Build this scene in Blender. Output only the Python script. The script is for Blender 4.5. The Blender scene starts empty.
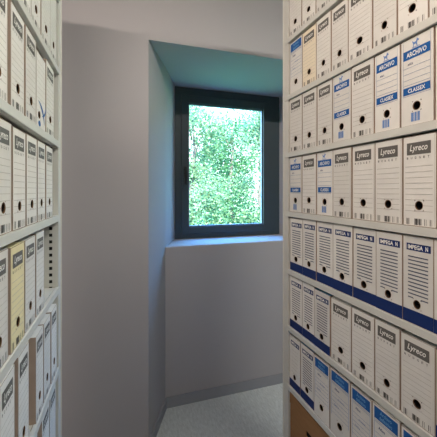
import bpy, bmesh, math, random
from mathutils import Vector, Matrix
random.seed(7)
scene = bpy.context.scene
col = scene.collection
EYE = 1.643            # camera height above the floor; heights below are given relative to it and shifted by EYE

# ------------------------------------------------------------------ materials
def lin(c):
    return tuple(((v/255)/12.92 if v/255 <= 0.04045 else ((v/255+0.055)/1.055)**2.4) for v in c) + (1.0,)

def mat(name, rgb, rough=0.7, vary=0.0, scale=30.0, metal=0.0, bump=0.0, spec=0.3, objvar=0.0, stretch=None):
    m = bpy.data.materials.new(name); m.use_nodes = True
    nt = m.node_tree; b = nt.nodes['Principled BSDF']
    b.inputs['Roughness'].default_value = rough
    b.inputs['Metallic'].default_value = metal
    b.inputs['Specular IOR Level'].default_value = spec
    c = lin(rgb)
    b.inputs['Base Color'].default_value = c
    last = None
    if vary > 0 or bump > 0:
        tc = nt.nodes.new('ShaderNodeTexCoord'); no = nt.nodes.new('ShaderNodeTexNoise')
        no.inputs['Scale'].default_value = scale; no.inputs['Detail'].default_value = 5
        if stretch:
            mp = nt.nodes.new('ShaderNodeMapping'); mp.inputs['Scale'].default_value = stretch
            nt.links.new(tc.outputs['Object'], mp.inputs['Vector']); nt.links.new(mp.outputs['Vector'], no.inputs['Vector'])
        else:
            nt.links.new(tc.outputs['Object'], no.inputs['Vector'])
        if vary > 0:
            mr = nt.nodes.new('ShaderNodeMapRange')
            mr.inputs['From Min'].default_value = 0.3; mr.inputs['From Max'].default_value = 0.7
            mr.inputs['To Min'].default_value = 1-vary; mr.inputs['To Max'].default_value = 1+vary
            nt.links.new(no.outputs['Fac'], mr.inputs['Value'])
            mx = nt.nodes.new('ShaderNodeVectorMath'); mx.operation = 'SCALE'
            mx.inputs[0].default_value = c[:3]
            nt.links.new(mr.outputs['Result'], mx.inputs['Scale'])
            last = mx.outputs['Vector']
        if bump > 0:
            bp = nt.nodes.new('ShaderNodeBump'); bp.inputs['Strength'].default_value = bump
            bp.inputs['Distance'].default_value = 0.002
            nt.links.new(no.outputs['Fac'], bp.inputs['Height']); nt.links.new(bp.outputs['Normal'], b.inputs['Normal'])
    if objvar > 0:
        oi = nt.nodes.new('ShaderNodeObjectInfo')
        mr2 = nt.nodes.new('ShaderNodeMapRange')
        mr2.inputs['To Min'].default_value = 1-objvar; mr2.inputs['To Max'].default_value = 1+objvar*0.5
        nt.links.new(oi.outputs['Random'], mr2.inputs['Value'])
        mx2 = nt.nodes.new('ShaderNodeVectorMath'); mx2.operation = 'SCALE'
        mx2.inputs[0].default_value = c[:3]
        if last is not None: nt.links.new(last, mx2.inputs[0])
        nt.links.new(mr2.outputs['Result'], mx2.inputs['Scale'])
        last = mx2.outputs['Vector']
    if last is not None: nt.links.new(last, b.inputs['Base Color'])
    return m

M = {}
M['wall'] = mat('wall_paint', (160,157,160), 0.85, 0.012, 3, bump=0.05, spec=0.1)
M['wall_far'] = mat('far_wall_paint', (112,108,106), 0.9, 0.01, 3, spec=0.1)  # unseen walls, darkened to cut the bounced light
M['ceiling'] = mat('ceiling_paint', (140,136,133), 0.9, 0.01, 3, spec=0.1)  # unseen ceiling, toned down so it bounces less light
M['skirting'] = mat('skirting_paint', (140,142,148), 0.55, 0.02, 8)
M['metal'] = mat('shelf_metal', (203,202,196), 0.45, 0.03, 12, spec=0.4)
M['metal_hole'] = mat('slot_dark', (28,28,28), 0.9)
M['card'] = mat('white_card', (221,218,213), 0.75, 0.035, 22, spec=0.2, objvar=0.10)
M['cream'] = mat('cream_card', (226,214,172), 0.75, 0.04, 22, spec=0.2)
M['tan'] = mat('yellowed_card', (228,216,194), 0.75, 0.03, 22, spec=0.2)
M['side'] = mat('unprinted_card_side', (176,156,142), 0.8, 0.04, 20, spec=0.15)
M['edge'] = mat('worn_card_edge', (136,116,98), 0.85, 0.15, 60)
M['kraft'] = mat('kraft_inside', (110,82,56), 0.9, 0.1, 40)
M['dark'] = mat('box_inside_shade', (9,8,8), 0.95)  # near-black colour paints in the shade inside the boxes
M['grey'] = mat('grey_print', (98,95,92), 0.6, 0.05, 40)
M['greylight'] = mat('pale_grey_print', (176,171,164), 0.7)
M['greydark'] = mat('dark_grey_print', (82,79,77), 0.7)
M['white'] = mat('white_print', (238,236,230), 0.7)
M['navy'] = mat('navy_print', (17,42,98), 0.55, 0.06, 40)
M['navyline'] = mat('navy_line_print', (78,84,104), 0.6)
M['blue'] = mat('blue_print', (26,88,156), 0.55, 0.06, 40)
M['blueline'] = mat('blue_line_print', (112,132,168), 0.6)
M['bluepale'] = mat('pale_blue_print', (104,136,190), 0.6)
M['bluetop'] = mat('light_blue_card', (120,170,212), 0.7, 0.04, 30)
M['brown'] = mat('brown_cardboard', (150,112,76), 0.85, 0.08, 14, spec=0.15, stretch=(1,1,8))
M['frame'] = mat('window_frame_paint', (54,64,70), 0.4, 0.02, 10, spec=0.4)
M['gasket'] = mat('window_gasket', (24,26,28), 0.6)
M['spacer'] = mat('window_spacer', (150,165,190), 0.35, metal=0.3)
M['handle'] = mat('handle_metal', (40,42,44), 0.35, metal=0.4)
M['bark'] = mat('tree_bark', (92,84,74), 0.9, 0.2, 12)
M['grass'] = mat('grass', (112,158,92), 0.95, 0.25, 3)

# floor: pale speckled linoleum
def floor_mat():
    m = bpy.data.materials.new('speckled_linoleum'); m.use_nodes = True
    nt = m.node_tree; b = nt.nodes['Principled BSDF']; b.inputs['Roughness'].default_value = 0.55
    b.inputs['Specular IOR Level'].default_value = 0.3
    tc = nt.nodes.new('ShaderNodeTexCoord')
    n1 = nt.nodes.new('ShaderNodeTexNoise'); n1.inputs['Scale'].default_value = 160; n1.inputs['Detail'].default_value = 3
    n2 = nt.nodes.new('ShaderNodeTexNoise'); n2.inputs['Scale'].default_value = 22; n2.inputs['Detail'].default_value = 6
    mp = nt.nodes.new('ShaderNodeMapping'); mp.inputs['Scale'].default_value = (3.5,1,1); mp.inputs['Rotation'].default_value = (0,0,0.3)
    nt.links.new(tc.outputs['Object'], n1.inputs['Vector']); nt.links.new(tc.outputs['Object'], mp.inputs['Vector'])
    nt.links.new(mp.outputs['Vector'], n2.inputs['Vector'])
    mx = nt.nodes.new('ShaderNodeMath'); mx.operation = 'ADD'
    nt.links.new(n1.outputs['Fac'], mx.inputs[0]); nt.links.new(n2.outputs['Fac'], mx.inputs[1])
    cr = nt.nodes.new('ShaderNodeValToRGB')
    cr.color_ramp.elements[0].position = 0.35; cr.color_ramp.elements[0].color = lin((170,176,178))
    cr.color_ramp.elements[1].position = 0.65; cr.color_ramp.elements[1].color = lin((206,212,214))
    mh = nt.nodes.new('ShaderNodeMath'); mh.operation = 'MULTIPLY'; mh.inputs[1].default_value = 0.5
    nt.links.new(mx.outputs[0], mh.inputs[0]); nt.links.new(mh.outputs[0], cr.inputs['Fac'])
    nt.links.new(cr.outputs['Color'], b.inputs['Base Color'])
    return m
M['floor'] = floor_mat()

def leaf_mat(name, rgb, objv=0.35):
    m = bpy.data.materials.new(name); m.use_nodes = True
    nt = m.node_tree; nt.nodes.remove(nt.nodes['Principled BSDF']); out = nt.nodes['Material Output']
    d = nt.nodes.new('ShaderNodeBsdfDiffuse'); t = nt.nodes.new('ShaderNodeBsdfTranslucent')
    g = nt.nodes.new('ShaderNodeNewGeometry'); hs = nt.nodes.new('ShaderNodeHueSaturation')
    mr = nt.nodes.new('ShaderNodeMapRange'); mr.inputs['To Min'].default_value = 1-objv; mr.inputs['To Max'].default_value = 1+objv
    nt.links.new(g.outputs['Random Per Island'], mr.inputs['Value']); nt.links.new(mr.outputs['Result'], hs.inputs['Value'])
    hs.inputs['Color'].default_value = lin(rgb)
    nt.links.new(hs.outputs['Color'], d.inputs['Color']); nt.links.new(hs.outputs['Color'], t.inputs['Color'])
    mx = nt.nodes.new('ShaderNodeMixShader'); mx.inputs['Fac'].default_value = 0.45
    nt.links.new(d.outputs[0], mx.inputs[1]); nt.links.new(t.outputs[0], mx.inputs[2])
    nt.links.new(mx.outputs[0], out.inputs['Surface'])
    return m
M['leaf1'] = leaf_mat('leaf_pale_green', (114,138,100))
M['leaf2'] = leaf_mat('leaf_mid_green', (76,112,72))
M['leaf3'] = leaf_mat('leaf_dark_green', (52,84,60))

def glass_mat():
    m = bpy.data.materials.new('window_glass'); m.use_nodes = True
    nt = m.node_tree; nt.nodes.remove(nt.nodes['Principled BSDF']); out = nt.nodes['Material Output']
    t = nt.nodes.new('ShaderNodeBsdfTransparent'); t.inputs['Color'].default_value = (0.93,0.97,0.96,1)
    g = nt.nodes.new('ShaderNodeBsdfGlossy'); g.inputs['Roughness'].default_value = 0.02
    mx = nt.nodes.new('ShaderNodeMixShader'); mx.inputs['Fac'].default_value = 0.04
    nt.links.new(t.outputs[0], mx.inputs[1]); nt.links.new(g.outputs[0], mx.inputs[2])
    nt.links.new(mx.outputs[0], out.inputs['Surface'])
    return m
M['glass'] = glass_mat()

# ------------------------------------------------------------------ mesh helper
class MB:
    """collects faces with materials, links them as one mesh object"""
    def __init__(s): s.v = []; s.f = []; s.m = []; s.mats = []
    def mi(s, key):
        if key not in s.mats: s.mats.append(key)
        return s.mats.index(key)
    def face(s, pts, key):
        k = len(s.v); s.v += [tuple(p) for p in pts]; s.f.append(tuple(range(k, k+len(pts)))); s.m.append(s.mi(key))
    def box(s, x0, x1, y0, y1, z0, z1, key):
        a = [(x0,y0,z0),(x1,y0,z0),(x1,y1,z0),(x0,y1,z0),(x0,y0,z1),(x1,y0,z1),(x1,y1,z1),(x0,y1,z1)]
        k = len(s.v); s.v += a
        for q in ((3,2,1,0),(4,5,6,7),(0,1,5,4),(1,2,6,5),(2,3,7,6),(3,0,4,7)):
            s.f.append(tuple(k+i for i in q)); s.m.append(s.mi(key))
    def rect(s, x0, x1, z0, z1, y, key):      # a printed patch on a front that faces -Y
        s.face([(x0,y,z0),(x1,y,z0),(x1,y,z1),(x0,y,z1)], key)
    def cyl(s, c, axis, r, l, key, n=20, r2=None, cap=True):
        r2 = r if r2 is None else r2
        ax = Vector(axis).normalized(); u = ax.orthogonal().normalized(); w = ax.cross(u)
        k = len(s.v); c = Vector(c)
        for t, rr in ((0, r), (l, r2)):
            for i in range(n):
                a = 2*math.pi*i/n; s.v.append(tuple(c + ax*t + (u*math.cos(a)+w*math.sin(a))*rr))
        m = s.mi(key)
        for i in range(n):
            j = (i+1) % n; s.f.append((k+i,k+j,k+n+j,k+n+i)); s.m.append(m)
        if cap:
            s.f.append(tuple(k+n-1-i for i in range(n))); s.m.append(m)
            s.f.append(tuple(k+n+i for i in range(n))); s.m.append(m)
    def tube(s, pts, rads, key, n=10):
        pts = [Vector(p) for p in pts]; k = len(s.v); m = s.mi(key)
        for i, p in enumerate(pts):
            d = (pts[min(i+1,len(pts)-1)] - pts[max(i-1,0)]).normalized()
            u = d.cross(Vector((0.13,0.98,0.1))).normalized(); w = d.cross(u)
            for j in range(n):
                a = 2*math.pi*j/n; s.v.append(tuple(p + (u*math.cos(a)+w*math.sin(a))*rads[i]))
        for i in range(len(pts)-1):
            for j in range(n):
                j2 = (j+1) % n
                s.f.append((k+i*n+j, k+i*n+j2, k+(i+1)*n+j2, k+(i+1)*n+j)); s.m.append(m)
        s.f.append(tuple(k+n-1-j for j in range(n))); s.m.append(m)
        s.f.append(tuple(k+(len(pts)-1)*n+j for j in range(n))); s.m.append(m)
    def addmesh(s, verts, faces, key):
        k = len(s.v); s.v += [tuple(p) for p in verts]; m = s.mi(key)
        for f in faces: s.f.append(tuple(k+i for i in f)); s.m.append(m)
    def mesh(s, name):
        me = bpy.data.meshes.new(name); me.from_pydata(s.v, [], s.f)
        for key in s.mats: me.materials.append(M[key])
        for p, m in zip(me.polygons, s.m): p.material_index = m
        me.update(); return me
    def build(s, name, parent=None, bevel=0.0, smooth=False):
        o = bpy.data.objects.new(name, s.mesh(name)); col.objects.link(o)
        if parent is not None: o.parent = parent
        if bevel:
            bm = bmesh.new(); bm.from_mesh(o.data)
            bmesh.ops.remove_doubles(bm, verts=bm.verts, dist=1e-5)
            es = [e for e in bm.edges if len(e.link_faces) == 2 and e.calc_face_angle(0) > 0.5]
            bmesh.ops.bevel(bm, geom=es, offset=bevel, segments=2, affect='EDGES', clamp_overlap=True)
            bm.to_mesh(o.data); bm.free()
        if smooth:
            for p in o.data.polygons: p.use_smooth = True
        return o

def empty(name, loc=(0,0,0), rz=0.0):
    o = bpy.data.objects.new(name, None); col.objects.link(o)
    o.location = loc; o.rotation_euler = (0,0,rz); o.empty_display_size = 0.05
    return o
def tag(o, label=None, cat=None, group=None, kind=None):
    if label: o['label'] = label
    if cat: o['category'] = cat
    if group: o['group'] = group
    if kind: o['kind'] = kind
    return o

_tc = {}
def text_mesh(txt, bold=0.0, shear=0.0, spacing=1.0):
    key = (txt, bold, shear, spacing)
    if key in _tc: return _tc[key]
    cu = bpy.data.curves.new('lettering', 'FONT'); cu.body = txt; cu.size = 1; cu.offset = bold; cu.shear = shear
    cu.space_character = spacing; cu.resolution_u = 2
    o = bpy.data.objects.new('lettering', cu); col.objects.link(o)
    bpy.context.view_layer.update()
    me = o.to_mesh()
    vs = [tuple(v.co) for v in me.vertices]; fs = [tuple(p.vertices) for p in me.polygons]
    o.to_mesh_clear(); bpy.data.objects.remove(o); bpy.data.curves.remove(cu)
    x0 = min(v[0] for v in vs); x1 = max(v[0] for v in vs); y0 = min(v[1] for v in vs); y1 = max(v[1] for v in vs)
    vs = [((v[0]-x0)/(x1-x0), (v[1]-y0)/(y1-y0)) for v in vs]
    _tc[key] = (vs, fs); return _tc[key]
def put_text(mb, txt, x0, x1, z0, z1, y, key, **kw):
    vs, fs = text_mesh(txt, **kw)
    mb.addmesh([(x0+(x1-x0)*a, y, z0+(z1-z0)*b) for a, b in vs], fs, key)

# ------------------------------------------------------------------ setting
def struct(o): o['kind'] = 'structure'; return o
CEIL = 2.02 + EYE
RTOP = 1.22 + EYE                            # top of the racks
YF, YL, YW = 2.0, 2.37, 2.73                 # wall face, wall under the window, window plane
XN0, XW0 = 0.203, 0.504                      # left side of the niche at the wall face and at the window
XN1, XW1 = 1.850, 1.544                      # right side
ZS = -0.425 + EYE                            # sill
ZT, ZTF = 0.925 + EYE, 0.952 + EYE           # top of the niche at the window / at the wall face
XLW, XRW, YB = -2.6, 3.2, -3.0
def at_y(y, a, b): return a + (b-a)*(y-YF)/(YW-YF)

xl0 = 0.366
m = MB(); m.box(XLW-.1, XRW+.1, YB-.1, YL+.05, -0.12, 0.0, 'floor'); struct(m.build('floor'))
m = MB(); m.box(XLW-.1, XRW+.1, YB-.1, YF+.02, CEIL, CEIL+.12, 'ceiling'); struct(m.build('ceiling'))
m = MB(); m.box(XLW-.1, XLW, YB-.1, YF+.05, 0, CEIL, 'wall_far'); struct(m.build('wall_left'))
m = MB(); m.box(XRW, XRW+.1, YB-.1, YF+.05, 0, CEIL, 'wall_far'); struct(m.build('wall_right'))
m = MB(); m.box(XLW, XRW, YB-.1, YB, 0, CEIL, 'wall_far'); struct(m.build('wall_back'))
# thick front wall with the splayed window niche
m = MB()
YO = 3.0
def quad(a, b, c, d): m.face([a, b, c, d], 'wall')
quad((XLW,YF,0),(XN0,YF,0),(XN0,YF,ZTF),(XLW,YF,ZTF))
quad((XN1,YF,0),(XRW,YF,0),(XRW,YF,ZTF),(XN1,YF,ZTF))
quad((XLW,YF,ZTF),(XN0,YF,ZTF),(XN0,YF,CEIL),(XLW,YF,CEIL))
quad((XN0,YF,ZTF),(XN1,YF,ZTF),(XN1,YF,CEIL),(XN0,YF,CEIL))
quad((XN1,YF,ZTF),(XRW,YF,ZTF),(XRW,YF,CEIL),(XN1,YF,CEIL))
quad((XN0,YF,ZTF),(XW0,YW,ZT),(XW1,YW,ZT),(XN1,YF,ZTF))
xl1 = at_y(YL,XN1,XW1)
zl = ZTF + (ZT-ZTF)*(YL-YF)/(YW-YF)
for (a, b, c) in ((XN0,xl0,XW0),(XN1,xl1,XW1)):
    quad((a,YF,0),(b,YL,0),(b,YL,ZS),(a,YF,ZS)); m.face([(a,YF,ZS),(b,YL,ZS),(b,YL,zl),(a,YF,ZTF)], 'wall')
    m.face([(b,YL,ZS),(c,YW,ZS),(c,YW,ZT),(b,YL,zl)], 'wall')
# outer skin round the window opening and the top and sides of the thick wall
quad((XW0,YW,ZS),(XW0,YO,ZS),(XW0,YO,ZT),(XW0,YW,ZT)); quad((XW1,YW,ZS),(XW1,YO,ZS),(XW1,YO,ZT),(XW1,YW,ZT))
quad((XW0,YW,ZT),(XW0,YO,ZT),(XW1,YO,ZT),(XW1,YW,ZT)); quad((XW0,YW,ZS),(XW0,YO,ZS),(XW1,YO,ZS),(XW1,YW,ZS))
quad((XLW-.1,YO,-.12),(XW0,YO,-.12),(XW0,YO,CEIL+.12),(XLW-.1,YO,CEIL+.12)); quad((XW1,YO,-.12),(XRW+.1,YO,-.12),(XRW+.1,YO,CEIL+.12),(XW1,YO,CEIL+.12))
quad((XW0,YO,ZT),(XW1,YO,ZT),(XW1,YO,CEIL+.12),(XW0,YO,CEIL+.12)); quad((XW0,YO,-.12),(XW1,YO,-.12),(XW1,YO,ZS),(XW0,YO,ZS))
quad((XLW-.1,YF,CEIL+.12),(XRW+.1,YF,CEIL+.12),(XRW+.1,YO,CEIL+.12),(XLW-.1,YO,CEIL+.12))
quad((XLW-.1,YF,-.12),(XLW-.1,YO,-.12),(XLW-.1,YO,CEIL+.12),(XLW-.1,YF,CEIL+.12)); quad((XRW+.1,YF,-.12),(XRW+.1,YO,-.12),(XRW+.1,YO,CEIL+.12),(XRW+.1,YF,CEIL+.12))
wf = m.build('wall_front'); struct(wf)
bm = bmesh.new(); bm.from_mesh(wf.data); bmesh.ops.remove_doubles(bm, verts=bm.verts, dist=1e-5); bm.to_mesh(wf.data); bm.free()
# wall under the window with its sill
m = MB()
m.face([(xl0,YL,0),(xl1,YL,0),(xl1,YL,ZS-.006),(xl0,YL,ZS-.006)], 'wall')
m.face([(xl0,YL,ZS-.006),(xl1,YL,ZS-.006),(xl1,YL+.006,ZS),(xl0,YL+.006,ZS)], 'wall')
m.face([(xl0,YL+.006,ZS),(xl1,YL+.006,ZS),(XW1,YW+.02,ZS),(XW0,YW+.02,ZS)], 'wall')
struct(m.build('wall_under_window'))
# a blanked round box in that wall, painted over
m = MB(); m.cyl((0.802,YL-.0015,0.377),(0,1,0),0.030,0.002,'wall',28)
t = m.build('cover_plate', None, 0.0004); tag(t, 'faint round cover plate painted over on the wall under the window', 'cover plate')
# skirting
m = MB(); m.box(xl0+.006, xl1, YL-.012, YL, 0, .074, 'skirting'); m.box(xl0+.006, xl1, YL-.009, YL, .074, .079, 'skirting')
struct(m.build('baseboard_front'))
def slanted(name, x0, y0, x1, y1, side):
    d = Vector((x1-x0, y1-y0, 0)).normalized(); n = Vector((d.y, -d.x, 0))*side*0.012
    m = MB(); pts = [Vector((x0,y0,0)), Vector((x1,y1,0)), Vector((x1,y1,0))+n, Vector((x0,y0,0))+n]
    up = Vector((0,0,.076))
    m.face([p for p in pts][::-1], 'skirting'); m.face([p+up for p in pts], 'skirting')
    for i in range(4):
        a, b = pts[i], pts[(i+1)%4]; m.face([a, b, b+up, a+up], 'skirting')
    return struct(m.build(name))
slanted('baseboard_left', XN0, YF, xl0, YL, 1)
slanted('baseboard_right', XN1, YF, xl1, YL, -1)

# ------------------------------------------------------------------ window
w = empty('window_1', ((XW0+XW1)/2, YW, ZS)); tag(w, 'dark grey framed window with one tall pane set deep in the wall niche', 'window', None, 'structure')
HX = (XW1-XW0)/2; HZ = ZT-ZS
def ring(m, x0, x1, z0, z1, l, r, b, t, y0, y1, key):
    m.box(x0, x0+l, y0, y1, z0, z1, key); m.box(x1-r, x1, y0, y1, z0, z1, key)
    m.box(x0+l, x1-r, y0, y1, z0, z0+b, key); m.box(x0+l, x1-r, y0, y1, z1-t, z1, key)
m = MB(); ring(m, -HX, HX, 0, HZ, .062, .115, .045, .075, 0.0, .075, 'frame'); m.build('frame', w, .004)
sx0, sx1, sz0, sz1 = -HX+.056, HX-.109, .040, HZ-.069
m = MB(); ring(m, sx0, sx1, sz0, sz1, .066, .070, .062, .070, -.014, .055, 'frame'); m.build('sash', w, .005)
gx0, gx1, gz0, gz1 = sx0+.066, sx1-.070, sz0+.062, sz1-.070
m = MB(); ring(m, gx0-.001, gx1+.001, gz0-.001, gz1+.001, .005, .005, .005, .005, .006, .012, 'gasket'); m.build('gasket', w)
m = MB(); ring(m, gx0-.001, gx1+.001, gz0-.001, gz1+.001, .012, .012, .012, .012, .0125, .036, 'spacer'); m.build('spacer_bar', w)
m = MB(); m.face([(gx0,.024,gz0),(gx1,.024,gz0),(gx1,.024,gz1),(gx0,.024,gz1)], 'glass'); m.build('pane', w)
m = MB(); m.box(sx0+.018, sx0+.046, -.024, -.013, sz0+.50, sz0+.60, 'handle'); hb = m.build('handle', w, .003)
m = MB(); m.box(sx0+.022, sx0+.042, -.048, -.036, sz0+.44, sz0+.57, 'handle'); m.cyl((sx0+.032,-.023,sz0+.555),(0,-1,0),.009,.018,'handle',14)
m.build('handle_lever', hb, .002)

# ------------------------------------------------------------------ shelving racks
TL = math.radians(1.7)
LIP = 0.024
LV = [0.733, 0.450, 0.166, -0.126, -0.410, -0.690, -0.980, -1.262, -1.540]      # underside of each shelf lip, relative to the eye
XR, XL = 0.816, 0.2500
LVL = [0.742, 0.459, 0.171, -0.119, -0.402, -0.718, -1.008, -1.330, -1.560]

def rack(name, loc, rz, length, depth, label, levels):
    """local: front at y=0 facing -Y, depth +Y, runs along +X from 0 (near end) to length (window end)"""
    r = empty(name, loc, rz); tag(r, label, 'shelving rack', 'metal shelving racks along the aisle')
    top = RTOP
    ys = ((0, 1), (depth, -1))
    for xe, sx in ((0, 1), (length, -1)):
        for yy, sy in ys:
            m = MB(); fw = 0.046; wd = 0.055; th = 0.002
            m.box(*sorted((xe, xe+sx*fw)), *sorted((yy, yy+sy*th)), 0, top, 'metal')                  # flange seen from the aisle
            m.box(*sorted((xe+sx*(fw-th), xe+sx*fw)), *sorted((yy+sy*th, yy+sy*wd)), 0, top, 'metal')          # perforated web
            m.box(*sorted((xe, xe+sx*0.003)), *sorted((yy-sy*0.004, yy)), 0, top, 'metal')            # folded rim
            z = 0.06
            xh = xe+sx*(fw+0.0006)
            while z < top-.03:
                c0, c1 = yy+sy*.022, yy+sy*.033
                m.face([(xh,c0,z),(xh,c1,z),(xh,c1,z+.012),(xh,c0,z+.012)], 'metal_hole')  # dark patch painted on for the shade in each punched hole
                z += 0.026
            m.build('upright', r)
    for lv in levels:
        z0 = lv + EYE; zt = z0 + LIP
        m = MB()
        a, b = 0.012, length-0.040
        m.box(a, length-.048, 0.012, depth-.012, zt-.003, zt-.0005, 'metal')
        for yy, s in ((0.0005, 1), (depth-.0005, -1)):
            m.box(a, b, *sorted((yy-s*.003, yy+s*.010)), z0, zt, 'metal')
            m.box(a, b, *sorted((yy+s*.010, yy+s*.018)), z0, z0+.002, 'metal')
        m.build('shelf', r, .0012)
    for xa in (.0465, length-.0475):
        m = MB(); m.box(xa, xa+.001, .057, depth-.057, .04, top-.005, 'metal'); m.build('end_light_block', r)  # sheet added so the rack end casts its shadow line on the wall
    m = MB(); m.box(.05, length-.05, depth-.019, depth-.0175, .08, top-.02, 'metal'); m.build('back_light_block', r)  # sheet added to stop light leaking through the rack
    return r
YEND = 1.402
# right rack: its front faces -X.  Rotated -90 deg: local +X -> world -Y, so place its origin at the window end
def rack_right():
    L = 2.0
    r = rack('shelving_rack', (XR, YEND, 0), -math.pi/2, L, 0.40, 'light grey metal rack of archive boxes on the right of the aisle', LV)
    return r
def rack_left():
    L = 2.0
    # +90 deg (plus the small toe-in): local +X -> world +Y
    ang = math.pi/2 - TL
    yn = YEND + 0.010 - L*math.cos(TL); xn = -XL + (yn)*math.tan(TL)
    r = rack('shelving_rack', (xn, yn, 0), ang, L, 0.40, 'light grey metal rack of archive boxes on the left, its empty slotted post visible', LVL)
    return r
RR = rack_right(); RL = rack_left()

# ------------------------------------------------------------------ archive boxes
W, H, D = 0.104, 0.250, 0.335
FY = -0.0007
def X(f): return (f-0.5)*W
def Zf(f): return (1-f)*H

def body_mesh(name, card, hole=(0.5,0.77), r=0.0118, lines=(), extra=None, topmat=None):
    hx, hz = X(hole[0]), Zf(hole[1])
    m = MB(); n = 20
    s = r*1.25
    x0, x1 = -W/2, W/2
    circ = [(hx+r*math.cos(2*math.pi*i/n), hz+r*math.sin(2*math.pi*i/n)) for i in range(n)]
    def sq(i):
        a = 2*math.pi*i/n; c, q = math.cos(a), math.sin(a); k = s/max(abs(c),abs(q)); return (hx+k*c, hz+k*q)
    sqr = [sq(i) for i in range(n)]
    P = lambda p, y=0.0: (p[0], y, p[1])
    for i in range(n):
        j = (i+1) % n
        m.face([P(circ[i]), P(sqr[i]), P(sqr[j]), P(circ[j])], card)
    for a, b, c, d in ((x0,x1,0,hz-s),(x0,x1,hz+s,H),(x0,hx-s,hz-s,hz+s),(hx+s,x1,hz-s,hz+s)):
        m.face([(a,0,c),(b,0,c),(b,0,d),(a,0,d)], card)
    m.face([(x0,0,0),(x0,0,H),(x0,D,H),(x0,D,0)], 'side'); m.face([(x1,0,0),(x1,D,0),(x1,D,H),(x1,0,H)], 'side')
    m.face([(x0,0,H),(x1,0,H),(x1,D,H),(x0,D,H)], topmat or card); m.face([(x0,0,0),(x0,D,0),(x1,D,0),(x1,0,0)], card)
    m.face([(x0,D,0),(x0,D,H),(x1,D,H),(x1,D,0)], card)
    # worn edges of the card, thin raised strips
    e = 0.0014
    for a, b in ((x0,x0+e),(x1-e,x1)): m.rect(a, b, 0, H, FY*.6, 'edge')
    m.rect(x0, x1, H-e, H, FY*.6, 'edge'); m.rect(x0, x1, 0, e, FY*.6, 'edge')
    # lid flap over the top
    m.face([(x0,0.03,H+.0006),(x1,0.03,H+.0006),(x1,0.045,H+.0006),(x0,0.045,H+.0006)], 'edge')
    # printed ruled lines, broken round the hole
    for (a, b, z, th, key) in lines:
        zc = Zf(z)
        if abs(zc-hz) < r*1.15 + th:
            if X(a) < hx-r*1.15: m.rect(X(a), hx-r*1.15, zc-th/2, zc+th/2, FY, key)
            if X(b) > hx+r*1.15: m.rect(hx+r*1.15, X(b), zc-th/2, zc+th/2, FY, key)
        else: m.rect(X(a), X(b), zc-th/2, zc+th/2, FY, key)
    if extra: extra(m)
    return m.mesh(name)
def hole_mesh(hole, r=0.0118):
    hx, hz = X(hole[0]), Zf(hole[1]); m = MB(); n = 20
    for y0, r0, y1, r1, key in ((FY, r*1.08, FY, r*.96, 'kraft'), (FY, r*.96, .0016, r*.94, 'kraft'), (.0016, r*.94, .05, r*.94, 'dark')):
        for i in range(n):
            a, b = 2*math.pi*i/n, 2*math.pi*(i+1)/n
            m.face([(hx+r0*math.cos(a),y0,hz+r0*math.sin(a)),(hx+r0*math.cos(b),y0,hz+r0*math.sin(b)),(hx+r1*math.cos(b),y1,hz+r1*math.sin(b)),(hx+r1*math.cos(a),y1,hz+r1*math.sin(a))], key)
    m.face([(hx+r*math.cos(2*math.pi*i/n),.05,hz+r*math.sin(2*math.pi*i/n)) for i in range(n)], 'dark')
    return m.mesh('finger_hole')
def bars_mesh(segs, z0, z1, key, name='barcode'):
    m = MB()
    for a, b in segs: m.rect(X(a), X(b), Zf(z1), Zf(z0), FY, key)
    return m.mesh(name)
GREYBARS = [(.10,.115),(.14,.17),(.19,.20),(.36,.375),(.385,.46),(.475,.49),(.505,.55),(.57,.58),(.66,.675),(.71,.72),(.82,.84),(.87,.88)]
BLUEBARS = [(.33,.40),(.41,.43),(.445,.50),(.515,.53),(.54,.60)]
# emblem over the upper blue band: a small prancing figure
def emblem(m, cx, zt, zb, key):
    pts = [(-.30,.0),(-.22,.0),(-.20,.28),(.02,.36),(.16,.05),(.25,.05),(.18,.42),(.26,.62),(.42,.60),(.44,.70),(.28,.86),(.20,1.0),(.12,.84),(.04,.60),(-.22,.60),(-.36,.80),(-.42,.74),(-.30,.42)]
    h = Zf(zt)-Zf(zb)
    def pl(q): m.addmesh([(X(cx)+a*h*1.15, FY*1.2, Zf(zb)+b*h) for a, b in q], [tuple(range(len(q)))], key)
    pl(pts[0:4]+[pts[13],pts[14],pts[17]]); pl(pts[3:7]+[pts[13]]); pl([pts[6],pts[7],pts[10],pts[11],pts[12],pts[13]]); pl(pts[7:11]); pl([pts[14],pts[15],pts[16],pts[17]])

KIND = {}
def lyreco(card, tone='grey'):
    lines = [(.07,.90,.34+.0615*i,.0011,'greylight') for i in range(9)] + [(.945,.951,.02,.0001,'greylight')]
    def ex(m): m.rect(X(.945), X(.952), Zf(.985), Zf(.02), FY, 'greylight')
    parts = [('body', body_mesh('box_body', card, lines=lines[:-1], extra=ex))]
    parts.append(('finger_hole', hole_mesh((.5,.77))))
    m = MB(); m.rect(X(.12), X(.85), Zf(.21), Zf(.075), FY, 'grey')
    put_text(m, 'Lyreco', X(.22), X(.76), Zf(.19), Zf(.098), FY*1.6, 'white', bold=.012, shear=.25)
    for i, ch in enumerate('BUDGET'):
        a = .12+.128*i; put_text(m, ch, X(a), X(a+.05), Zf(.257), Zf(.232), FY, 'greydark', bold=.02)
    parts.append(('title_label', m.mesh('title_label')))
    parts.append(('barcode', bars_mesh(GREYBARS, .915, .985, 'greydark')))
    return parts
KIND['lyreco'] = lyreco('card'); KIND['lyreco_tan'] = lyreco('tan'); KIND['lyreco_cream'] = lyreco('cream')

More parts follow.
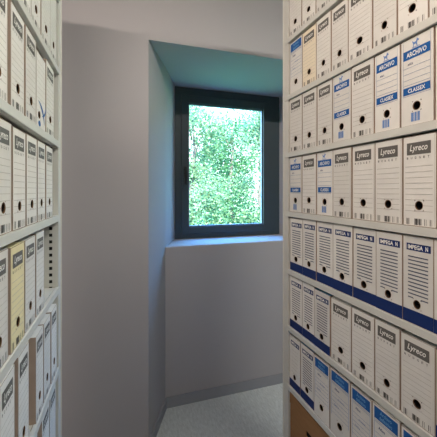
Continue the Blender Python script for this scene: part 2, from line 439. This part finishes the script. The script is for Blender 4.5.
def plain():
    lines = [(.07,.92,.34+.0615*i,.0009,'greylight') for i in range(7)]
    return [('body', body_mesh('box_body', 'card', lines=lines)), ('finger_hole', hole_mesh((.5,.77))),
            ('barcode', bars_mesh(GREYBARS, .915, .985, 'greydark'))]
KIND['plain'] = plain()

def archivo():
    lines = [(.08,.90,z,.0010,'blueline') for z in (.33,.40,.47,.53,.655)]
    def ex(m):
        for a in (.075,.90): m.rect(X(a), X(a+.008), Zf(.655), Zf(.03), FY, 'blueline')
        put_text(m, 'AÑO:', X(.22), X(.40), Zf(.305), Zf(.275), FY, 'navy', bold=.02)
    parts = [('body', body_mesh('box_body', 'card', hole=(.5,.785), lines=lines, extra=ex)), ('finger_hole', hole_mesh((.5,.785)))]
    m = MB(); emblem(m, .47, .025, .115, 'bluepale'); m.rect(X(.36), X(.60), Zf(.123), Zf(.115), FY, 'bluepale'); parts.append(('emblem', m.mesh('emblem')))
    m = MB(); m.rect(X(.075), X(.908), Zf(.235), Zf(.13), FY, 'blue')
    put_text(m, 'ARCHIVO', X(.19), X(.80), Zf(.212), Zf(.155), FY*1.6, 'white', bold=.02); parts.append(('title_band', m.mesh('title_band')))
    m = MB(); m.rect(X(.075), X(.908), Zf(.64), Zf(.555), FY, 'blue')
    put_text(m, 'CLASSEX', X(.24), X(.76), Zf(.622), Zf(.575), FY*1.6, 'white', bold=.02); parts.append(('brand_band', m.mesh('brand_band')))
    parts.append(('barcode', bars_mesh(BLUEBARS, .855, .955, 'bluepale')))
    return parts
KIND['archivo'] = archivo()

def impega(top=None, band=True, small=False):
    n = 12
    lines = [(.18,.84,.235+.0425*i,.0034,'navyline') for i in range(n)] if not small else [(.2,.8,.26+.07*i,.0010,'greylight') for i in range(7)]
    parts = [('body', body_mesh('box_body', 'card', hole=(.48,.765), lines=lines, topmat=top)), ('finger_hole', hole_mesh((.48,.765)))]
    m = MB(); m.rect(X(.13), X(.92), Zf(.165), Zf(.085), FY, 'navy')
    put_text(m, 'IMPEGA', X(.18), X(.68), Zf(.15), Zf(.10), FY*1.6, 'white', bold=.03)
    put_text(m, 'N', X(.76), X(.84), Zf(.15), Zf(.10), FY*1.6, 'white', bold=.03); parts.append(('title_label', m.mesh('title_label')))
    if band:
        m = MB(); m.rect(X(0.0), X(1.0), Zf(.995), Zf(.845), FY*1.3, 'navy'); parts.append(('base_band', m.mesh('base_band')))
    return parts
KIND['impega'] = impega(); KIND['impega_blue_top'] = impega('bluetop'); KIND['small_label'] = impega(None, True, True)

def blue_header():
    lines = [(.10,.92,z,.0014,'blueline') for z in (.205,.225)] + [(.10,.92,.36+.062*i,.0011,'blueline') for i in range(6)]
    def ex(m):
        for a in (.075,.92): m.rect(X(a), X(a+.012), Zf(.72), Zf(.03), FY, 'bluepale')
        put_text(m, 'Años', X(.24), X(.48), Zf(.30), Zf(.262), FY, 'navy', bold=.02)
        put_text(m, 'documento', X(.40), X(.72), Zf(.42), Zf(.395), FY, 'blueline', bold=.01)
        put_text(m, 'fecha', X(.22), X(.46), Zf(.545), Zf(.515), FY, 'blueline', bold=.01)
    parts = [('body', body_mesh('box_body', 'card', hole=(.5,.80), lines=lines, extra=ex)), ('finger_hole', hole_mesh((.5,.80)))]
    m = MB(); m.rect(X(.08), X(.93), Zf(.185), Zf(.03), FY, 'blue')
    put_text(m, 'Archivo', X(.30), X(.72), Zf(.10), Zf(.05), FY*1.6, 'bluetop', bold=.01)
    put_text(m, 'definitivo', X(.28), X(.74), Zf(.165), Zf(.115), FY*1.6, 'bluetop', bold=.01)
    parts.append(('title_label', m.mesh('title_label')))
    return parts
KIND['blue_header'] = blue_header()

def swoosh():
    lines = [(.06,.94,.12+.07*i,.0009,'greylight') for i in range(8)]
    def arc(m, cx, cz, R, a0, a1, th):
        n = 14
        for i in range(n):
            a, b = a0+(a1-a0)*i/n, a0+(a1-a0)*(i+1)/n
            t0, t1 = th*math.sin(math.pi*i/n)+.0004, th*math.sin(math.pi*(i+1)/n)+.0004
            m.face([(cx+(R-t0)*math.cos(a),FY,cz+(R-t0)*math.sin(a)),(cx+(R-t1)*math.cos(b),FY,cz+(R-t1)*math.sin(b)),(cx+(R+t1)*math.cos(b),FY,cz+(R+t1)*math.sin(b)),(cx+(R+t0)*math.cos(a),FY,cz+(R+t0)*math.sin(a))], 'blue')
    def ex(m):
        arc(m, X(.05), Zf(.98), .085, math.radians(8), math.radians(80), .006)
        arc(m, X(.55), Zf(.62), .05, math.radians(-85), math.radians(-8), .004)
        k = [(X(.32)+.013*math.cos(2*math.pi*i/16), FY, Zf(.945)+.010*math.sin(2*math.pi*i/16)) for i in range(16)]
        m.face(k, 'blue')
    return [('body', body_mesh('box_body', 'card', hole=(.30,.83), lines=lines, extra=ex)), ('finger_hole', hole_mesh((.30,.83)))]
KIND['swoosh'] = swoosh()

LOOK = {'lyreco': 'white box with grey title label', 'lyreco_tan': 'yellowish box with grey title label',
        'lyreco_cream': 'cream yellow box with grey title label', 'plain': 'plain white box with black finger hole',
        'archivo': 'white box with two blue bands', 'impega': 'white box with ruled lines and navy base',
        'impega_blue_top': 'light blue topped box with navy base', 'small_label': 'white box with small navy label',
        'blue_header': 'white box with blue header block', 'swoosh': 'white box with blue curved swoosh'}
ORD = ['first','second','third','fourth','fifth','sixth','seventh','eighth']
protos = {}
def make_box(kind, loc, rz, sx, sz, label, group, sy=1.0):
    root = empty('archive_box', loc, rz); tag(root, label, 'archive box', group)
    if kind not in protos:
        protos[kind] = []
        for nm, me in KIND[kind]:
            o = bpy.data.objects.new(nm, me); col.objects.link(o); o.parent = root; protos[kind].append(o)
            o.scale = (sx, sy, sz)
    else:
        for p in protos[kind]:
            c = p.copy(); col.objects.link(c); c.parent = root; c.scale = (sx, sy, sz)
    return root
def flap_lit_edge(root, h, w):
    m = MB(); x0, x1 = -w/2+.004, w/2-.004; pts = []
    prof = [(.001,h+.0008),(.012,h+.0055),(.030,h+.0080),(.060,h+.0045),(.080,h+.0012)]
    for (ya, za), (yb, zb) in zip(prof, prof[1:]):
        m.face([(x0,ya,za),(x1,ya,za),(x1,yb,zb),(x0,yb,zb)], 'white'); m.face([(x0,ya,za-.0006),(x0,yb,zb-.0006),(x1,yb,zb-.0006),(x1,ya,za-.0006)], 'white')
    m.rect(x0, x1, h+.0002, h+.0008, .001, 'white')
    m.build('flap_lit_edge', root)

ROWN = ['top','second','third','fourth','fifth','sixth','lowest']
def label_for(kind, i, row, side, total):
    end = ('at window end' if i == 0 else f'{ORD[i]} from window end')
    return f'{LOOK[kind]}, {end}, {ROWN[row]} row, {side} rack'

# right rack rows: far -> near, shelf edges measured along the rack
P0, PITCH = 1.3530, 0.1064
def ye(i): return P0 - PITCH*i
L_, T_, PL, A_, I_, IB, SM, BH = 'lyreco','lyreco_tan','plain','archivo','impega','impega_blue_top','small_label','blue_header'
RROWS = [
    (0, [PL,PL,PL,PL], .238, None),
    (1, [BH,T_,L_,L_,L_,PL,PL,PL], .250, [1.353,1.243,1.137,1.041,.945,.828,.733,.632,.530]),
    (2, [L_,L_,L_,A_,L_,A_,A_,PL], .258, [1.353,1.243,1.133,1.032,.929,.822,.722,.616,.512]),
    (3, [A_,L_,A_,L_,L_,L_,L_,PL], .264, [1.353,1.245,1.137,1.030,.926,.820,.714,.609,.505]),
    (4, [I_,I_,I_,I_,I_,I_,I_,I_], .257, [1.347,1.238,1.137,1.030,.921,.815,.714,.618,.515]),
    (5, [I_,I_,IB,L_,L_,L_,L_,I_], .244, [1.350,1.243,1.150,1.046,.928,.820,.722,.612,.506]),
    (6, [SM,IB,BH,BH,BH,BH,BH], .252, [1.353,1.258,1.153,1.047,.931,.830,.720,.612]),
]
for row, kinds, h, edges in RROWS:
    zt = LV[row] + LIP + EYE + .0006
    for i, k in enumerate(kinds):
        a = edges[i] if edges else ye(i); b = edges[i+1] if edges else ye(i+1)
        wv = abs(a-b) - (0.0016 if k in (I_, IB) else 0.0034); hh = h*(1 + random.uniform(-.012, .004))
        if row == 1 and i == 0: hh = .249
        if row == 5 and i in (0,1): hh = .250
        if row == 5 and i == 3: hh = .240
        dx = random.uniform(0.001, 0.004)
        if row == 6 and i >= 2: dx = 0.0003 + random.uniform(0,.001)
        bx = make_box(k, (XR+.0035+dx, (a+b)/2, zt), -math.pi/2 + random.uniform(-.003,.003), min(wv,.112)/W, hh/H,
                 label_for(k, i, row, 'right', len(kinds)), f'archive boxes in the {ROWN[row]} visible row of the right rack')
        if (row, i) in ((5,3),(6,5)): flap_lit_edge(bx, hh, wv)  # raised flap in sixth row; in the lowest it mimics a lit edge

# left rack rows: far -> near, pairs of (far, near) along the rack
C_, SW = 'lyreco_cream', 'swoosh'
LROWS = [
    (1, [(PL,1.345,1.237),(PL,1.235,1.107),(PL,1.105,1.000),(L_,.998,.894),(L_,.892,.786)], .248),
    (2, [(L_,1.300,1.175),(SW,1.166,1.050),(L_,1.047,.943),(L_,.939,.834),(L_,.820,.712),(L_,.709,.604)], .248),
    (3, [(L_,1.270,1.170),(L_,1.166,1.068),(L_,1.062,.955),(L_,.951,.848),(L_,.843,.738),(L_,.735,.630)], .250),
    (4, [(L_,1.152,1.053),(L_,1.047,.945),(C_,.936,.831),(L_,.822,.716),(L_,.713,.608)], .248),
    (5, [(L_,1.345,1.252),(L_,1.243,1.146),(L_,1.141,1.050),(L_,.981,.889),(L_,.862,.766),(L_,.752,.650)], .250),
    (6, [(L_,1.330,1.228),(L_,1.222,1.118),(L_,1.070,.968)], .262),
]
for row, items, h in LROWS:
    zt = LVL[row] + LIP + EYE + .0006
    for i, (k, a, b) in enumerate(items):
        yc = (a+b)/2; hh = h*(1 + random.uniform(-.012, .004))
        if k == SW: hh = .228
        if row == 5: hh = .258 if i < 3 else .280
        if row == 4 and i == 0: hh = .25
        xf = -XL + yc*math.tan(TL) - .0012 - random.uniform(0, .002)
        make_box(k, (xf, yc, zt), math.pi/2 - TL + random.uniform(-.003,.003), (abs(a-b)-.0040)/W, hh/H,
                 label_for(k, i, row-1, 'left', len(items)), f'archive boxes in the {ROWN[row-1]} visible row of the left rack')

# brown cardboard carton on the bottom visible shelf of the right rack
def carton(y1, y0, label):
    w, h, d = y1-y0, .246, .34
    r = empty('cardboard_carton', (XR+.006, (y0+y1)/2, LV[7]+LIP+EYE+.0006), -math.pi/2); tag(r, label, 'carton', 'brown cartons under the lowest row')
    m = MB(); t = .004; sw, sh, zc = .105, .026, h*.58
    x0, x1 = -w/2, w/2
    for a, b, c, e in ((x0,x1,0,zc-sh/2),(x0,x1,zc+sh/2,h),(x0,-sw/2,zc-sh/2,zc+sh/2),(sw/2,x1,zc-sh/2,zc+sh/2)): m.box(a,b,0,t,c,e,'brown')
    m.box(x0,x0+t,t,d,0,h,'brown'); m.box(x1-t,x1,t,d,0,h,'brown'); m.box(x0+t,x1-t,d-t,d,0,h,'brown'); m.box(x0+t,x1-t,t,d-t,0,t,'brown')
    m.build('body', r)
    m = MB(); m.box(x0-.003,x1+.003,-.0025,d+.002,h,h+.003,'brown'); m.box(x0-.003,x1+.003,-.0025,-.0005,h-.05,h,'brown'); m.build('lid', r, .001)
    m = MB(); m.box(-sw/2+.001,sw/2-.001,.005,.007,zc-sh/2-.004,zc+sh/2+.004,'dark'); m.build('hand_slot_shade', r)  # dark sheet painting the shade behind the open slot
carton(1.346, 0.980, 'brown cardboard carton with a hand slot under the lowest right row')

# ------------------------------------------------------------------ outside: lawn and trees
m = MB(); G = -1.2; m.face([(-30,3.3,G),(40,3.3,G),(40,45,G),(-30,45,G)], 'grass')
struct(m.build('ground'))
def tree(x, y, h, rad, n, key, label, seed, leaf=.085):
    rnd = random.Random(seed)
    r = empty('tree', (x,y,G)); tag(r, label, 'tree', 'trees outside the window')
    m = MB()
    trunk = [(0,0,0),(.06,.02,h*.25),(-.05,.05,h*.5),(.08,0,h*.75),(.02,.03,h*.95)]
    m.tube(trunk, [.12,.09,.07,.04,.015], 'bark')
    m.build('trunk', r, smooth=True)
    clusters = []
    for k in range(34):
        a = rnd.uniform(0, 2*math.pi); z = h*rnd.uniform(.16,.95); rr = rad*.72*math.sqrt(rnd.random())
        clusters.append(Vector((rr*math.cos(a), rr*math.sin(a), z)))
    for k in range(9):
        c = clusters[k]; b = Vector((0,0,max(h*.2, c.z-h*.15)))
        mb = MB(); mid = b.lerp(c,.5)+Vector((rnd.uniform(-.1,.1),rnd.uniform(-.1,.1),.12))
        mb.tube([b, mid, c], [.03,.018,.007], 'bark', 7); mb.build('branch', r, smooth=True)
    m = MB()
    for i in range(n):
        c = clusters[rnd.randrange(len(clusters))]; cr = rad*.40
        p = c + Vector((rnd.gauss(0,1), rnd.gauss(0,1), rnd.gauss(0,.9)))*cr*.55
        q = math.hypot(p.x, p.y)
        if q > rad: p.x *= rad/q; p.y *= rad/q
        d = Vector((rnd.uniform(-1,1), rnd.uniform(-1,1), rnd.uniform(-.9,.4))).normalized()
        s = d.cross(Vector((rnd.uniform(-1,1),rnd.uniform(-1,1),rnd.uniform(-1,1)))).normalized()
        L = leaf*rnd.uniform(.7,1.4); wd = L*.30
        nrm = d.cross(s)*L*.08
        m.face([p, p+d*L*.5+s*wd+nrm, p+d*L, p+d*L*.5-s*wd+nrm], key)
    tag(m.build('crown', r), kind='stuff')
tree(2.00, 8.3, 5.3, 1.05, 12000, 'leaf1', 'pale green tree seen behind the left half of the window pane', 3, .080)
tree(4.12, 8.3, 5.4, 1.05, 12000, 'leaf1', 'pale green tree seen behind the right half of the window pane', 5, .080)
tree(4.25, 11.2, 6.0, 1.35, 12000, 'leaf2', 'mid green tree farther back, showing between the two nearest trees', 8, .095)
tree(6.99, 11.4, 6.2, 1.35, 8000, 'leaf2', 'mid green tree farther back at the right edge of the pane', 9, .095)
tree(1.45, 11.4, 6.2, 1.35, 8000, 'leaf2', 'mid green tree farther back at the left edge of the pane', 13, .095)
tree(5.40, 15.2, 6.6, 2.0, 9000, 'leaf3', 'dark green tree farthest back behind the others', 11, .12)

# ------------------------------------------------------------------ light
wd = bpy.data.worlds.new('daylight'); scene.world = wd; wd.use_nodes = True
nt = wd.node_tree; bg = nt.nodes['Background']
tc = nt.nodes.new('ShaderNodeTexCoord'); sp = nt.nodes.new('ShaderNodeSeparateXYZ'); cr = nt.nodes.new('ShaderNodeValToRGB')
nt.links.new(tc.outputs['Generated'], sp.inputs[0]); nt.links.new(sp.outputs['Z'], cr.inputs['Fac'])
e = cr.color_ramp.elements
e[0].position = 0.0; e[0].color = (0.17,0.20,0.20,1); e[1].position = 1.0; e[1].color = (0.10,0.34,0.92,1)
k = e.new(0.24); k.color = (0.16,0.21,0.23,1); k = e.new(0.40); k.color = (0.13,0.44,0.92,1)
nt.links.new(cr.outputs['Color'], bg.inputs['Color']); bg.inputs['Strength'].default_value = 26.0

def light(name, kind, loc, rot, energy, color, **kw):
    l = bpy.data.lights.new(name, kind); l.energy = energy; l.color = color
    for a, v in kw.items(): setattr(l, a, v)
    o = bpy.data.objects.new(name, l); col.objects.link(o); o.location = loc; o.rotation_euler = rot
    return o
light('sun', 'SUN', (0,-5,20), (math.radians(42), math.radians(-14), 0), 36.0, (1.0,.97,.90), angle=.02)
light('window_portal', 'AREA', ((XW0+XW1)/2, YW+.12, (ZS+ZT)/2), (math.radians(-90),0,0), 1, (1,1,1), shape='RECTANGLE', size=XW1-XW0, size_y=ZT-ZS)
bpy.data.lights['window_portal'].cycles.is_portal = True
# ceiling strip lights across the racks, out of view, all shining down
WARM = (1.0,.85,.735)
light('strip_light_left', 'AREA', (-1.10,-.05,1.74+EYE), (0,0,0), 112, WARM, shape='RECTANGLE', size=1.8, size_y=.14)
light('strip_light_right', 'AREA', (1.40,-.05,1.74+EYE), (0,0,0), 86, (.97,.96,.86), shape='RECTANGLE', size=1.2, size_y=.14)
light('strip_light_middle', 'AREA', (.28,-.05,1.74+EYE), (0,0,0), 4, WARM, shape='RECTANGLE', size=.8, size_y=.14)

# ------------------------------------------------------------------ camera
F = 312.0
cam = bpy.data.cameras.new('camera'); co = bpy.data.objects.new('camera', cam); col.objects.link(co)
cam.sensor_width = 36; cam.lens = F*36/437; cam.clip_start = .02
yaw = math.atan((218.5-114.5)/F)
co.location = (0,0,EYE); co.rotation_euler = (math.pi/2, 0, -yaw)
cam.shift_y = -(218.5-191.0)/437
scene.camera = co
scene.view_settings.view_transform = 'Standard'
scene.view_settings.look = 'None'
scene.view_settings.exposure = 0.0
scene.cycles.max_bounces = 10; scene.cycles.diffuse_bounces = 6; scene.cycles.transparent_max_bounces = 16
scene.cycles.use_denoising = True
scene.cycles.sample_clamp_indirect = 6
